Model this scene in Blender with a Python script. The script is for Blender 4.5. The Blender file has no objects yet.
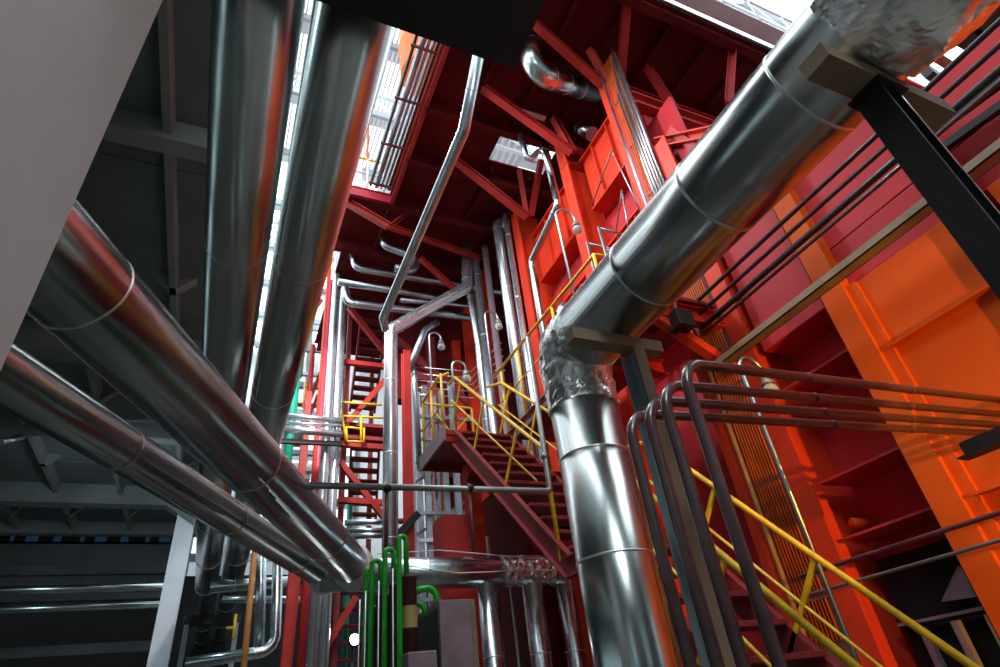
import bpy, math, random
from mathutils import Vector as V, Matrix
random.seed(7)
S = bpy.context.scene
COL = S.collection
PI = math.pi

# ------------------------------------------------------------------ camera
F, CX, CY = 582.0, 500.0, 333.5
_up = V((-110, -853.5, F)).normalized()
_ly = V((-310, 437, F)); _ly = (_ly - _up * _ly.dot(_up)).normalized()
_rx = _ly.cross(_up)
EYE = V((0, 0, 1.6))
cam = bpy.data.cameras.new('camera'); cam.sensor_width = 36; cam.lens = F / 1000 * 36; cam.clip_end = 300; cam.clip_start = .02
co = bpy.data.objects.new('camera', cam); COL.objects.link(co); S.camera = co
_r = V((_rx.x, _ly.x, _up.x)); _d = V((_rx.y, _ly.y, _up.y)); _f = V((_rx.z, _ly.z, _up.z))
_m = Matrix((_r, -_d, -_f)).transposed().to_4x4(); _m.translation = EYE
co.matrix_world = _m

def ray(x, y):
    c = V(((x - CX) / F, (y - CY) / F, 1)); return V((_rx.dot(c), _ly.dot(c), _up.dot(c)))
def aX(x, y, v): r = ray(x, y); return EYE + r * (v / r.x)
def aY(x, y, v): r = ray(x, y); return EYE + r * (v / r.y)
def aZ(x, y, v): r = ray(x, y); return EYE + r * ((v - 1.6) / r.z)

# ------------------------------------------------------------------ materials
def nt(name):
    m = bpy.data.materials.new(name); m.use_nodes = True
    t = m.node_tree; b = t.nodes['Principled BSDF']; return m, t, b
def noise(t, scale, detail=4, vec=None, rough=.55):
    n = t.nodes.new('ShaderNodeTexNoise'); n.inputs['Scale'].default_value = scale
    n.inputs['Detail'].default_value = detail; n.inputs['Roughness'].default_value = rough
    if vec: t.links.new(vec, n.inputs['Vector'])
    return n
def coords(t, stretch=None):
    c = t.nodes.new('ShaderNodeTexCoord'); out = c.outputs['Object']
    if stretch:
        mp = t.nodes.new('ShaderNodeMapping'); mp.inputs['Scale'].default_value = stretch
        t.links.new(out, mp.inputs['Vector']); out = mp.outputs['Vector']
    return out
def ramp(t, fac, stops):
    r = t.nodes.new('ShaderNodeValToRGB'); t.links.new(fac, r.inputs['Fac'])
    e = r.color_ramp.elements
    while len(e) < len(stops): e.new(.5)
    for k, (p, c) in enumerate(stops):
        e[k].position = p; e[k].color = (*c, 1) if len(c) == 3 else c
    return r
def bump(t, b, h, s, d=.02):
    n = t.nodes.new('ShaderNodeBump'); n.inputs['Strength'].default_value = s; n.inputs['Distance'].default_value = d
    t.links.new(h, n.inputs['Height']); t.links.new(n.outputs['Normal'], b.inputs['Normal'])
def paint(name, c, rough=.45, var=.25, scale=3, dirt=None, bs=.08, metallic=0, spec=.5):
    m, t, b = nt(name); v = coords(t)
    n = noise(t, scale, 6, v)
    d = dirt or tuple(x * (1 - var) for x in c)
    r = ramp(t, n.outputs['Fac'], [(.3, d), (.62, c)])
    t.links.new(r.outputs['Color'], b.inputs['Base Color'])
    b.inputs['Roughness'].default_value = rough; b.inputs['Metallic'].default_value = metallic
    b.inputs['Specular IOR Level'].default_value = spec
    n2 = noise(t, 60, 3, v); bump(t, b, n2.outputs['Fac'], bs)
    return m
def metal(name, c, r0, r1, scale=2.0, bs=.05, stretch=None, spangle=0):
    m, t, b = nt(name); v = coords(t, stretch)
    n = noise(t, scale, 6, v)
    r = ramp(t, n.outputs['Fac'], [(.3, tuple(x * .78 for x in c)), (.7, c)])
    t.links.new(r.outputs['Color'], b.inputs['Base Color'])
    n3 = noise(t, scale, 1, v)
    mr = t.nodes.new('ShaderNodeMapRange'); mr.inputs['From Min'].default_value = .3; mr.inputs['From Max'].default_value = .7
    mr.inputs['To Min'].default_value = r0; mr.inputs['To Max'].default_value = r1
    t.links.new(n3.outputs['Fac'], mr.inputs['Value']); t.links.new(mr.outputs['Result'], b.inputs['Roughness'])
    b.inputs['Metallic'].default_value = 1
    n2 = noise(t, 5, 2, coords(t)); bump(t, b, n2.outputs['Fac'], bs, .05)
    return m
M = {}
M['galv'] = metal('galvanised_cladding', (.62, .69, .69), .2, .26, 1.5, .008)
M['galv_dull'] = metal('weathered_galvanised_cladding', (.44, .52, .53), .19, .27, 1.5, .008)
M['galv_small'] = metal('galvanised_pipe', (.56, .63, .68), .28, .36, 3, .005)
M['silver_paint'] = paint('aluminium_painted_pipe', (.84, .89, .95), .27, .12, 4, None, .015, .88)
M['band'] = metal('bright_seam_band', (.85, .87, .87), .35, .45, 3, .005)
M['chrome'] = metal('bright_pipe_cladding', (.68, .77, .83), .22, .3, 3, .006)
m, t, b = nt('foil_wrap'); v = coords(t)
b.inputs['Metallic'].default_value = 1; b.inputs['Base Color'].default_value = (.9, .9, .89, 1); b.inputs['Roughness'].default_value = .24
vo = t.nodes.new('ShaderNodeTexVoronoi'); vo.inputs['Scale'].default_value = 42; vo.feature = 'F1'
nz = noise(t, 16, 8, v, .75); mx = t.nodes.new('ShaderNodeMixRGB'); mx.inputs[0].default_value = .5
t.links.new(nz.outputs['Color'], mx.inputs[1]); t.links.new(v, mx.inputs[2]); t.links.new(mx.outputs[0], vo.inputs['Vector'])
ad = t.nodes.new('ShaderNodeMath'); ad.operation = 'ADD'; t.links.new(vo.outputs['Distance'], ad.inputs[0]); t.links.new(nz.outputs['Fac'], ad.inputs[1])
bump(t, b, ad.outputs[0], .12, .012); M['foil'] = m
m, t, b = nt('white_wrap_cloth'); v = coords(t); nz = noise(t, 12, 5, v)
b.inputs['Base Color'].default_value = (.75, .76, .76, 1); b.inputs['Roughness'].default_value = .6; b.inputs['Metallic'].default_value = .3
bump(t, b, nz.outputs['Fac'], .8, .04); M['wrap'] = m
M['red'] = paint('red_boiler_paint', (.68, .040, .012), .5, .3, 1.6, None, .08, 0, .25)
M['red_cool_lit'] = paint('red_cladding_cool_lit', (.54, .034, .042), .55, .25, 1.1, None, .08, 0, .2)  # boiler red with cool daylight mixed into the colour
M['red_warm_lit'] = paint('red_cladding_warm_lit', (.72, .095, .006), .55, .2, 1.2, None, .08, 0, .15)  # the same red, warm lamp light put into its colour
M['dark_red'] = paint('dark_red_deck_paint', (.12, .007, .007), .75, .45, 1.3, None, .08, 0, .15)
M['beam_red'] = paint('red_brace_paint', (.42, .026, .02), .5, .3, 3, None, .08, 0, .3)
M['maroon'] = paint('maroon_stair_paint', (.28, .034, .036), .55, .35, 4, None, .08, 0, .3)
M['crimson'] = paint('crimson_post_paint', (.62, .035, .07), .4, .2, 3)
M['oxide'] = paint('brown_oxide_paint', (.20, .055, .055), .45, .35, 6)
M['yellow'] = paint('yellow_handrail_paint', (.88, .56, .012), .4, .25, 9, (.66, .37, .015))
M['green'] = paint('bright_green_paint', (.012, .50, .03), .28, .35, 7)
M['teal'] = paint('teal_green_paint', (.01, .34, .22), .4, .3, 4)
M['black'] = paint('black_steel_paint', (.010, .010, .011), .5, .3, 5)
M['grey'] = paint('grey_column_paint', (.44, .45, .45), .42, .12, 1.2, None, .05)
M['white'] = paint('white_steel_paint', (.80, .84, .90), .4, .15, 2)
M['bluegrey'] = paint('blue_grey_steel', (.30, .36, .40), .45, .25, 3)
M['concrete'] = paint('concrete_ceiling', (.125, .14, .14), .85, .35, .8, None, .25)
M['dark_concrete'] = paint('dark_grey_concrete', (.09, .098, .098), .9, .4, .8, None, .2)  # a darker even grey than the ceiling concrete
M['matte_black'] = paint('matte_black_finish', (.012, .012, .013), .8, .3, 2, None, .1, 0, .2)  # even matte black for far walls, slit frames, joint and recess
M['concrete_rib'] = paint('concrete_rib', (.18, .195, .19), .85, .3, 1.2, None, .25)
M['tan'] = paint('dusty_tan_steel', (.27, .185, .115), .6, .3, 5)
M['rust'] = paint('rusty_pipe', (.40, .17, .04), .65, .45, 8)
M['brownpipe'] = paint('brown_primer_pipe', (.12, .06, .062), .25, .4, 8, None, .05, 0, .8)
M['cable'] = paint('orange_red_cable', (.72, .12, .02), .45, .3, 5)
M['floor'] = paint('concrete_floor', (.18, .18, .16), .7, .3, 1)
M['greycable'] = paint('grey_conduit', (.33, .33, .31), .4, .3, 5, None, .05, .6)
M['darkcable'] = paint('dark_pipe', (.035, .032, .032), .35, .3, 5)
M['deckwhite'] = paint('white_roof_sheet', (.70, .72, .74), .55, .15, .7)
M['purple'] = paint('dusty_purple_steel', (.27, .19, .22), .6, .3, 6)
def emit(name, c, s):
    m = bpy.data.materials.new(name); m.use_nodes = True; t = m.node_tree; t.nodes.clear()
    o = t.nodes.new('ShaderNodeOutputMaterial'); e = t.nodes.new('ShaderNodeEmission')
    e.inputs['Color'].default_value = (*c, 1); e.inputs['Strength'].default_value = s
    t.links.new(e.outputs[0], o.inputs[0]); return m
SKY = 4.0
M['skylight'] = emit('daylit_skylight_glazing', (.90, .97, 1), SKY)
M['window'] = emit('daylit_window_glazing', (.86, .95, 1), 1.5)
M['added_pane'] = emit('added_pane_glow', (.72, .95, 1), 1.1)  # glow for the added panes out of view
M['clerestory'] = emit('clerestory_glazing', (.86, .95, 1), 3.8)
M['window_blue'] = emit('blue_daylit_slit_glazing', (.14, .42, .9), .05)
M['bulb'] = emit('lit_lamp', (.95, .98, 1), 60)
m, t, b = nt('lamp_glass'); b.inputs['Base Color'].default_value = (.9, .92, .92, 1); b.inputs['Roughness'].default_value = .08
b.inputs['Transmission Weight'].default_value = .65; b.inputs['IOR'].default_value = 1.3; M['glass'] = m

# ------------------------------------------------------------------ mesh building
class MB:
    def __init__(s): s.v = []; s.f = []; s.sm = []
    def add(s, vs, fs, smooth=False):
        o = len(s.v); s.v += [tuple(q) for q in vs]
        for f in fs: s.f.append(tuple(i + o for i in f)); s.sm.append(smooth)
        return s
    def box(s, a, b):
        x0, x1 = sorted((a[0], b[0])); y0, y1 = sorted((a[1], b[1])); z0, z1 = sorted((a[2], b[2]))
        return s.add([(x0,y0,z0),(x1,y0,z0),(x1,y1,z0),(x0,y1,z0),(x0,y0,z1),(x1,y0,z1),(x1,y1,z1),(x0,y1,z1)],
              [(3,2,1,0),(4,5,6,7),(0,1,5,4),(1,2,6,5),(2,3,7,6),(3,0,4,7)])
    def frame(s, p, q, up):
        d = (V(q) - V(p)).normalized(); u = V(up)
        if abs(d.dot(u.normalized())) > .98: u = V((0, 1, 0)) if abs(d.y) < .9 else V((1, 0, 0))
        sd = d.cross(u).normalized(); u = sd.cross(d); return d, sd, u
    def bar(s, p, q, w, h, up=(0,0,1), off=(0,0)):
        p = V(p); q = V(q); d, sd, u = s.frame(p, q, up); vs = []
        for c in (p, q):
            for a, b_ in ((-1,-1),(1,-1),(1,1),(-1,1)):
                vs.append(c + sd * (a * w / 2 + off[0]) + u * (b_ * h / 2 + off[1]))
        return s.add(vs, [(0,1,2,3),(7,6,5,4),(0,4,5,1),(1,5,6,2),(2,6,7,3),(3,7,4,0)])
    def ibeam(s, p, q, w, h, tf=.014, tw=.01, up=(0,0,1)):
        s.bar(p, q, w, tf, up, (0, h/2 - tf/2)); s.bar(p, q, w, tf, up, (0, -h/2 + tf/2)); return s.bar(p, q, tw, h - 2*tf, up)
    def channel(s, p, q, w, h, tf=.012, up=(0,0,1), side=1):
        s.bar(p, q, w, tf, up, (0, h/2 - tf/2)); s.bar(p, q, w, tf, up, (0, -h/2 + tf/2)); return s.bar(p, q, tf, h - 2*tf, up, (side*(w/2 - tf/2), 0))
    def angle(s, p, q, w, tf=.01, up=(0,0,1)):
        s.bar(p, q, w, tf, up, (0, -w/2)); return s.bar(p, q, tf, w, up, (-w/2, 0))
    def tube(s, pts, r, seg=16, bend=0, caps=True):
        P = [V(p) for p in pts]
        path = [P[0]]
        for i in range(1, len(P) - 1):
            a = (P[i-1] - P[i]); c = (P[i+1] - P[i]); la, lc = a.length, c.length
            if la < 1e-6 or lc < 1e-6: continue
            a.normalize(); c.normalize(); th = a.angle(c)
            if bend <= 0 or th > PI - .02: path.append(P[i]); continue
            tn = min(bend / math.tan(th / 2), la * .49, lc * .49)
            p0, p2 = P[i] + a * tn, P[i] + c * tn
            rr = tn * math.tan(th / 2); ce = P[i] + (a + c).normalized() * (rr / math.sin(th / 2))
            n = max(3, int((PI - th) / .2) + 1); v0, v1 = p0 - ce, p2 - ce; ang = v0.angle(v1)
            for k in range(n + 1):
                f = k / n
                path.append(ce + (v0 * math.sin((1 - f) * ang) + v1 * math.sin(f * ang)) / max(math.sin(ang), 1e-6))
        path.append(P[-1])
        vs = []; N = len(path); u = None
        for i in range(N):
            if i == 0: d = path[1] - path[0]
            elif i == N - 1: d = path[-1] - path[-2]
            else: d = (path[i+1] - path[i]).normalized() + (path[i] - path[i-1]).normalized()
            d = d.normalized()
            if u is None:
                u = V((0,0,1)) if abs(d.z) < .9 else V((1,0,0))
            u = (u - d * u.dot(d)).normalized(); sd = d.cross(u)
            rad = r[min(i, len(r)-1)] if isinstance(r, (list, tuple)) else r
            for k in range(seg):
                a = 2 * PI * k / seg; vs.append(path[i] + (u * math.cos(a) + sd * math.sin(a)) * rad)
        fs = []
        for i in range(N - 1):
            for k in range(seg):
                k2 = (k + 1) % seg; fs.append((i*seg + k, i*seg + k2, (i+1)*seg + k2, (i+1)*seg + k))
        s.add(vs, fs, True)
        if caps:
            o = len(s.v) - len(vs)
            s.f.append(tuple(o + k for k in range(seg))[::-1]); s.sm.append(False)
            s.f.append(tuple(o + (N-1)*seg + k for k in range(seg))); s.sm.append(False)
        return s
    def ring(s, c, d, r0, r1, w, seg=32):
        c = V(c); d = V(d).normalized(); u = V((0,0,1)) if abs(d.z) < .9 else V((1,0,0)); u = (u - d*u.dot(d)).normalized(); sd = d.cross(u)
        vs = []
        for rr, o in ((r0, -w), (r1, -w*.4), (r1, w*.4), (r0, w)):
            for k in range(seg):
                a = 2*PI*k/seg; vs.append(c + d*o + (u*math.cos(a) + sd*math.sin(a))*rr)
        fs = [(j*seg+k, j*seg+(k+1)%seg, (j+1)*seg+(k+1)%seg, (j+1)*seg+k) for j in range(3) for k in range(seg)]
        return s.add(vs, fs, True)
    def lathe(s, c, prof, d=(0,0,1), seg=24):
        c = V(c); d = V(d).normalized(); u = V((0,0,1)) if abs(d.z) < .9 else V((1,0,0)); u = (u - d*u.dot(d)).normalized(); sd = d.cross(u)
        vs = [c + d*h + (u*math.cos(2*PI*k/seg) + sd*math.sin(2*PI*k/seg))*r for r, h in prof for k in range(seg)]
        fs = [(j*seg+k, j*seg+(k+1)%seg, (j+1)*seg+(k+1)%seg, (j+1)*seg+k) for j in range(len(prof)-1) for k in range(seg)]
        return s.add(vs, fs, True)
    def prism(s, pts, ext):
        n = len(pts); e = V(ext)
        vs = [V(p) for p in pts] + [V(p) + e for p in pts]
        return s.add(vs, [tuple(range(n))[::-1], tuple(range(n, 2*n))] + [(i, (i+1) % n, n + (i+1) % n, n + i) for i in range(n)])
    def build(s, name, mat, parent=None, loc=None, bevel=0, label=None):
        me = bpy.data.meshes.new(name)
        if loc is None:
            if parent is not None: loc = V((0,0,0))
            else:
                xs = [q[0] for q in s.v]; ys = [q[1] for q in s.v]; zs = [q[2] for q in s.v]
                loc = V(((min(xs)+max(xs))/2, (min(ys)+max(ys))/2, min(zs)))
        base = wloc(parent) if parent is not None else V((0,0,0))
        o0 = base + loc
        me.from_pydata([tuple(V(q) - o0) for q in s.v], [], s.f)
        for p, sm in zip(me.polygons, s.sm): p.use_smooth = sm
        me.materials.append(M[mat] if isinstance(mat, str) else mat)
        import bmesh
        bm = bmesh.new(); bm.from_mesh(me); bmesh.ops.recalc_face_normals(bm, faces=bm.faces); bm.to_mesh(me); bm.free()
        me.update()
        o = bpy.data.objects.new(name, me); COL.objects.link(o)
        o.location = loc
        if parent is not None: o.parent = parent
        if bevel:
            b = o.modifiers.new('bevel', 'BEVEL'); b.width = bevel; b.segments = 2; b.limit_method = 'ANGLE'
        if label: o['label'] = label
        return o
def wloc(o):
    l = V((0,0,0))
    while o is not None: l += V(o.location); o = o.parent
    return l
def tag(o, label, cat, group=None, kind=None):
    o['label'] = label; o['category'] = cat
    if group: o['group'] = group
    if kind: o['kind'] = kind
    return o
def thing(name, loc, label, cat, group=None):
    o = bpy.data.objects.new(name, None); COL.objects.link(o); o.location = loc; o.empty_display_size = .1
    return tag(o, label, cat, group)
def struct(name, mb, mat, label=None, cat='structure'):
    o = mb.build(name, mat); o['kind'] = 'structure'
    if label: o['label'] = label; o['category'] = cat
    return o
def solo(name, mb, mat, label, cat, group=None, bevel=0): return tag(mb.build(name, mat, bevel=bevel), label, cat, group)

def clad_pipe(label, pts, r, mat='galv', bend=0, step=1.2, start=.5, group=None, name='insulated_pipe', bands=True, seg=40, hangers=()):
    P = [V(p) for p in pts]
    t = thing(name, P[0], label, 'pipe', group)
    cl = MB().tube(P, r, seg, bend).build('cladding', mat, t)
    if bands:
        for i in range(len(P) - 1):
            d = P[i+1] - P[i]; L = d.length; d.normalize()
            lo = bend * 1.15 if i > 0 else start; hi = L - (bend * 1.15 if i < len(P) - 2 else .05)
            x = lo
            while x < hi:
                MB().ring(P[i] + d*x, d, r*.995, r*1.012, .008, seg).build('seam_band', 'band', cl); x += step
    return t
from mathutils import noise as mnoise
def rough(mb, amp, freq):
    out = []
    for q in mb.v:
        n = mnoise.noise_vector(V(q) * freq); n2 = mnoise.noise_vector(V(q) * freq * 2.7)
        out.append(tuple(V(q) + n * amp + n2 * amp * .5))
    mb.v = out; return mb
def crumple(path, r, amp, freq=9):
    P = [V(p) for p in path]; fine = []
    for a, b in zip(P, P[1:]):
        m = max(1, int((b - a).length / .016)); fine += [a + (b - a)*(k/m) for k in range(m)]
    fine.append(P[-1]); n_ = len(fine)
    if isinstance(r, tuple): r = [r[0] + (r[1] - r[0])*min(1, k/n_*1.25) for k in range(n_)]
    mb = MB().tube(fine, r, 96); out = []
    for q in mb.v:
        q = V(q); f = (mnoise.noise(q*freq) + .9*abs(mnoise.noise(q*freq*2.1 + V((3, 1, 2)))) + .8*abs(mnoise.noise(q*freq*4.3)) - .5)
        n = mnoise.noise_vector(q*freq*1.3); out.append(tuple(q + n*amp*.5 + (n.normalized() if n.length > 0 else n)*f*amp*.35))
    mb.v = out; mb.sm = [False]*len(mb.sm); return mb
def dense(a, b, n): a = V(a); b = V(b); return [a + (b - a) * (k / n) for k in range(n + 1)]

# ================================================================== SETTING
struct('floor', MB().box((-16, -9, -.2), (16, 27, 0)), 'floor')
mb = MB().box((-16, -9, 8), (-.62, 21, 8.25))
for k in range(6): mb.box((-16, -9 + k*5, 7.985), (-.62, -8.97 + k*5, 8.0))
struct('ceiling', mb, 'concrete')
n = 0
for y0, dep, w in ((-5.2, .5, .35), (-1.4, .3, .25), (2.45, .5, .35), (5.24, .34, .24), (10.0, .5, .4), (13.6, .34, .28), (17.5, .5, .4), (20.6, .36, .3)):
    n += 1; mb = MB().box((-16, y0, 8 - dep), (-.7, y0 + w, 8))
    if dep > .4: mb.prism([(-.85, y0, 8-dep), (-1.6, y0, 8-dep), (-.85, y0, 8-dep-.5)], (0, w, 0))
    struct('trim_%d' % n, mb, 'concrete_rib')
xs = (-1.30, -2.70, -4.1, -5.45, -6.8, -8.2)
for x in xs:
    n += 1; mb = MB().box((x - .045, -9, 7.74), (x + .045, 21, 8))
    for y in (8.2, 12.2, 15.6, 19.3): mb.prism([(x - .3, y, 8), (x + .3, y, 8), (x + .045, y, 7.74), (x - .045, y, 7.74)], (0, .18, 0))
    struct('trim_%d' % n, mb, 'concrete_rib')
# end wall of the side aisle
mb = MB().box((-16, 21, 7.78), (-1.2, 21.3, 8)).box((-16, 21, 5.9), (-1.2, 21.3, 7.45)).box((-16, 20.8, 6.55), (-1.2, 21, 6.8))
struct('wall_back_aisle', mb, 'dark_concrete')
struct('window_1', MB().box((-16, 21.2, 7.45), (-1.2, 21.25, 7.78)), 'window_blue')
mb = MB().box((-16, 21.1, 7.42), (-1.2, 21.2, 7.55))
for k in range(14): mb.box((-9 + .57*k, 21.1, 7.45), (-8.75 + .57*k + .1*(k % 3), 21.19, 7.78))
struct('trim_25', mb, 'matte_black')
struct('wall_back_lower', MB().box((-16, 25.8, 0), (-1.2, 26, 10)), 'matte_black')
struct('wall_left', MB().box((-16.2, -9, 0), (-16, 26, 8.2)), 'dark_concrete')
struct('wall_front', MB().box((-16, -9.2, 0), (16, -9, 2.6)).box((-16, -9.2, 7.6), (16, -9, 18)), 'concrete')
mb = MB()
for k in range(8): mb.box((-14.8 + k*4, -9.15, 2.6), (-13.6 + k*4, -9.1, 7.6))
struct('added_panes_front', mb, 'added_pane')  # unseen strip panes added for pipe reflections and front light
mb = MB()
for k in range(9): mb.box((-17.6 + k*4, -9.2, 2.6), (-14.8 + k*4, -9, 7.6))
struct('trim_20', mb, 'concrete')
mb = MB(); fr = MB()
for k in range(9): mb.box((-15.98, -8.2 + k*3.2, 2.2), (-15.95, -6.6 + k*3.2, 5.6)); fr.box((-15.99, -8.3 + k*3.2, 2.1), (-15.96, -6.5 + k*3.2, 5.7))
struct('added_panes_left', mb, 'added_pane'); struct('trim_24', fr, 'bluegrey')  # unseen panes and frames added to streak the pipes with light
# hall: upper wall over the aisle with clerestory panes added for light, right wall, back wall, roof
struct('wall_left_upper', MB().box((-.85, -9, 8.25), (-.65, 26, 10.2)).box((-.85, -9, 16.6), (-.65, 26, 18)), 'deckwhite')
mb = MB(); fr = MB()
for k in range(14):
    mb.box((-.78, -8.8 + k*2.5, 10.2), (-.74, -6.6 + k*2.5, 16.6)); fr.box((-.85, -9 + k*2.5, 10.2), (-.65, -8.8 + k*2.5, 16.6))
struct('added_clerestory', mb, 'clerestory'); struct('trim_21', fr, 'deckwhite')
mb = MB()
for k in range(6): mb.box((15.95, -3 + k*1.6, 12.2), (15.98, -1.7 + k*1.6, 17))
struct('window_7', mb, 'clerestory')
struct('wall_right', MB().box((16, -9, 0), (16.2, 26, 18)), 'deckwhite')
struct('wall_back', MB().box((-1.2, 25.8, 15), (16, 26, 18)).box((5.2, 25.8, 7.6), (16, 26, 15)), 'deckwhite')
struct('wall_back_base', MB().box((-1.2, 25.7, 0), (16, 26, 7.6)), 'matte_black')
mb = MB(); fr = MB()
for i in range(5):
    for j in range(3, 6):
        x0 = -1.15 + i*1.27; z0 = 1.9 + j*2.18
        mb.box((x0, 25.9, z0), (x0 + 1.12, 25.93, z0 + 1.9))
for i in range(6): fr.box((-1.3 + i*1.27, 25.75, 1.8), (-1.15 + i*1.27, 25.95, 15))
for j in range(7): fr.box((-1.2, 25.76, 1.62 + j*2.18), (5.2, 25.96, 1.9 + j*2.18))
struct('window_4', mb, 'window'); struct('trim_22', fr, 'bluegrey')
sk = MB(); dk = MB(); pu = MB()
dk.box((3.2, -9, 18), (7.6, 26, 18.1)).box((15, -9, 18), (16, 26, 18.1))
y = -9.
while y < 26:
    for x0, x1 in ((-.7, 3.2), (7.6, 15)):
        sk.box((x0, y, 18.02), (x1, y + 1.75, 18.06)); dk.box((x0, y + 1.75, 18.0), (x1, y + 2.3, 18.08))
        pu.box((x0, y + 1.7, 17.75), (x1, y + 1.8, 18.0))
    y += 2.3
for k in range(18): dk.box((3.3 + k*.24, -9, 17.96), (3.4 + k*.24, 26, 18.0))
for k in range(60):
    xx = -.7 + k*.13
    if xx < 3.2: dk.box((xx, 6.5, 17.95), (xx + .06, 13.5, 18.0))
struct('window_5', sk, 'skylight'); struct('ceiling_hall', dk, 'deckwhite'); struct('trim_23', pu, 'bluegrey')
# white roof trusses
for yy in (4.2, 10.4, 16.6, 22.8):
    mb = MB().bar((-.6, yy, 16.9), (16, yy, 16.9), .12, .12).bar((-.6, yy, 17.7), (16, yy, 17.7), .12, .12)
    for k in range(14):
        x0 = -.6 + k*1.18; mb.bar((x0, yy, 16.9 if k % 2 else 17.7), (x0 + 1.18, yy, 17.7 if k % 2 else 16.9), .07, .07)
    solo('roof_truss', mb, 'white', 'white lattice roof truss under the daylit roof, at %s' % {4.2: 'the near end', 10.4: 'the middle', 16.6: 'the far half', 22.8: 'the far end'}[yy], 'truss', 'roof trusses')

# ================================================================== LEFT: columns and big pipes
t = thing('steel_column', (-.62, 1.2, 0), 'huge light grey painted steel column filling the top left corner', 'column')
MB().box((-.655, .66, 0), (-.6, 1.69, 8)).build('flange', 'grey', t, bevel=.006)
MB().box((-.98, 1.0, 0), (-.655, 1.05, 8)).build('web', 'grey', t)
MB().box((-1.0, .8, 0), (-.98, 1.2, 8)).build('flange', 'grey', t)
def hcol(name, x0, x1, y0, y1, z1, mat, label, group=None):
    t = thing(name, ((x0+x1)/2, (y0+y1)/2, 0), label, 'column', group)
    MB().box((x0, y0, 0), (x1, y0 + .03, z1)).build('flange', mat, t); MB().box((x0, y1 - .03, 0), (x1, y1, z1)).build('flange', mat, t)
    MB().box(((x0+x1)/2 - .015, y0 + .03, 0), ((x0+x1)/2 + .015, y1 - .03, z1)).build('web', mat, t); return t
hcol('steel_column', -1.28, -.85, 17.6, 18.1, 8, 'white', 'white painted steel column at lower left beside the pair of upright looking pipes')

clad_pipe('left one of the pair of large shiny overhead pipes running away from the top edge', [(-.275, -2, 5.36), (-.275, 25.5, 5.36)], .258, 'galv', step=2.55, start=6.25, group='overhead pipe pair')
clad_pipe('right one of the pair of large shiny overhead pipes, next to the bright roof gap', [(.285, -2, 5.47), (.285, 25.5, 5.47)], .258, 'galv', step=2.55, start=6.45, group='overhead pipe pair')
t = thing('pipe_support', (0, 19.5, 0), 'dark clamp bracket across the two overhead pipes at their far end', 'bracket')
MB().box((-.75, 19.3, 4.85), (.7, 19.6, 5.08)).build('cross_beam', 'black', t); MB().box((-.7, 19.3, 0), (-.58, 19.45, 4.85)).build('post', 'bluegrey', t)
MB().box((.55, 19.3, 0), (.67, 19.45, 4.85)).build('post', 'bluegrey', t)
t = thing('support_beam', (0, 1.4, 4.78), 'black steel box beam crossing under the overhead pipes at the top edge', 'beam')
MB().box((-1.2, .95, 4.82), (1.14, 1.6, 5.09)).build('web', 'black', t, bevel=.008)
MB().box((-1.2, .93, 4.79), (1.16, 1.63, 4.82)).build('flange', 'black', t)

d3 = V((1.32, 2.96, 0)).normalized(); e3 = V((1.30, 6.50, 3.15))
p3 = clad_pipe('thick shiny insulated pipe slanting down from the grey column, upper of two', [e3 - d3*11, e3], .186, 'galv_dull', step=1.75, start=1.0, group='slanting pipes at left')
rough(MB().tube(dense(e3 - d3*.32, e3 + d3*.02, 8), [.19, .205, .212, .215, .212, .215, .212, .205, .19], 36), .012, 9).build('wrap', 'wrap', p3, label='white crumpled cloth wrap at the pipe end')
d4 = V((1.97, 3.73, 0)).normalized(); e4 = V((1.02, 6.75, 3.15))
p4 = clad_pipe('thinner shiny insulated pipe slanting across the left, lower of two', [e4 - d4*11, e4], .125, 'galv_dull', step=1.35, start=.75, group='slanting pipes at left')
rough(MB().tube(dense(e4 - d4*.3, e4 + d4*.02, 8), [.127, .13, .135, .14, .15, .16, .17, .176, .176], 32), .01, 9).build('wrap', 'wrap', p4, label='white wrap cone at the pipe end')
p5 = clad_pipe('horizontal bright pipe at bottom centre joining the slanting pipes', [(.95, 6.62, 3.13), (3.62, 6.55, 3.13)], .168, 'chrome', step=.95, start=1.15)
crumple(dense((3.0, 6.565, 3.13), (3.8, 6.54, 3.13), 4), .176, .03, 13).build('foil_wrap', 'foil', p5, label='crumpled foil wrap at the pipe end')
MB().tube([(1.5, 6.4, 3.29), (2.2, 6.4, 3.33), (3.7, 6.38, 3.2)], .006, 6).build('tie_wire', 'white', p5)
MB().tube([(1.55, 6.38, 3.2), (2.4, 6.39, 3.08), (3.8, 6.37, 3.1)], .006, 6).build('tie_wire', 'white', p5)
for (px_, r_, la) in ((489, .12, 'leftmost bright downpipe below the foil wrapped horizontal pipe'), (534, .12, 'middle bright downpipe below the foil wrapped horizontal pipe'), (567, .11, 'right bright downpipe half hidden by the big elbow pipe')):
    q = aY(px_, 592, 6.53)
    clad_pipe(la, [(q.x, 6.56, 3.0), (q.x, 6.56, 0)], r_, 'chrome', step=.9, start=.75, group='bright downpipes', seg=24)
for (px_, la) in ((513, 'thin grey conduit standing between the left and middle downpipes'),):
    q = aZ(px_, 590, 2.95); solo('conduit', MB().tube([(q.x, 6.75, 0), (q.x, 6.75, 3.0)], .02, 10), 'greycable', la, 'conduit')
solo('conduit', MB().tube([(2.98, 6.8, 0), (2.98, 6.8, 3.6)], .03, 10), 'oxide', 'brown pipe standing just right of the leftmost downpipe', 'conduit')

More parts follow.
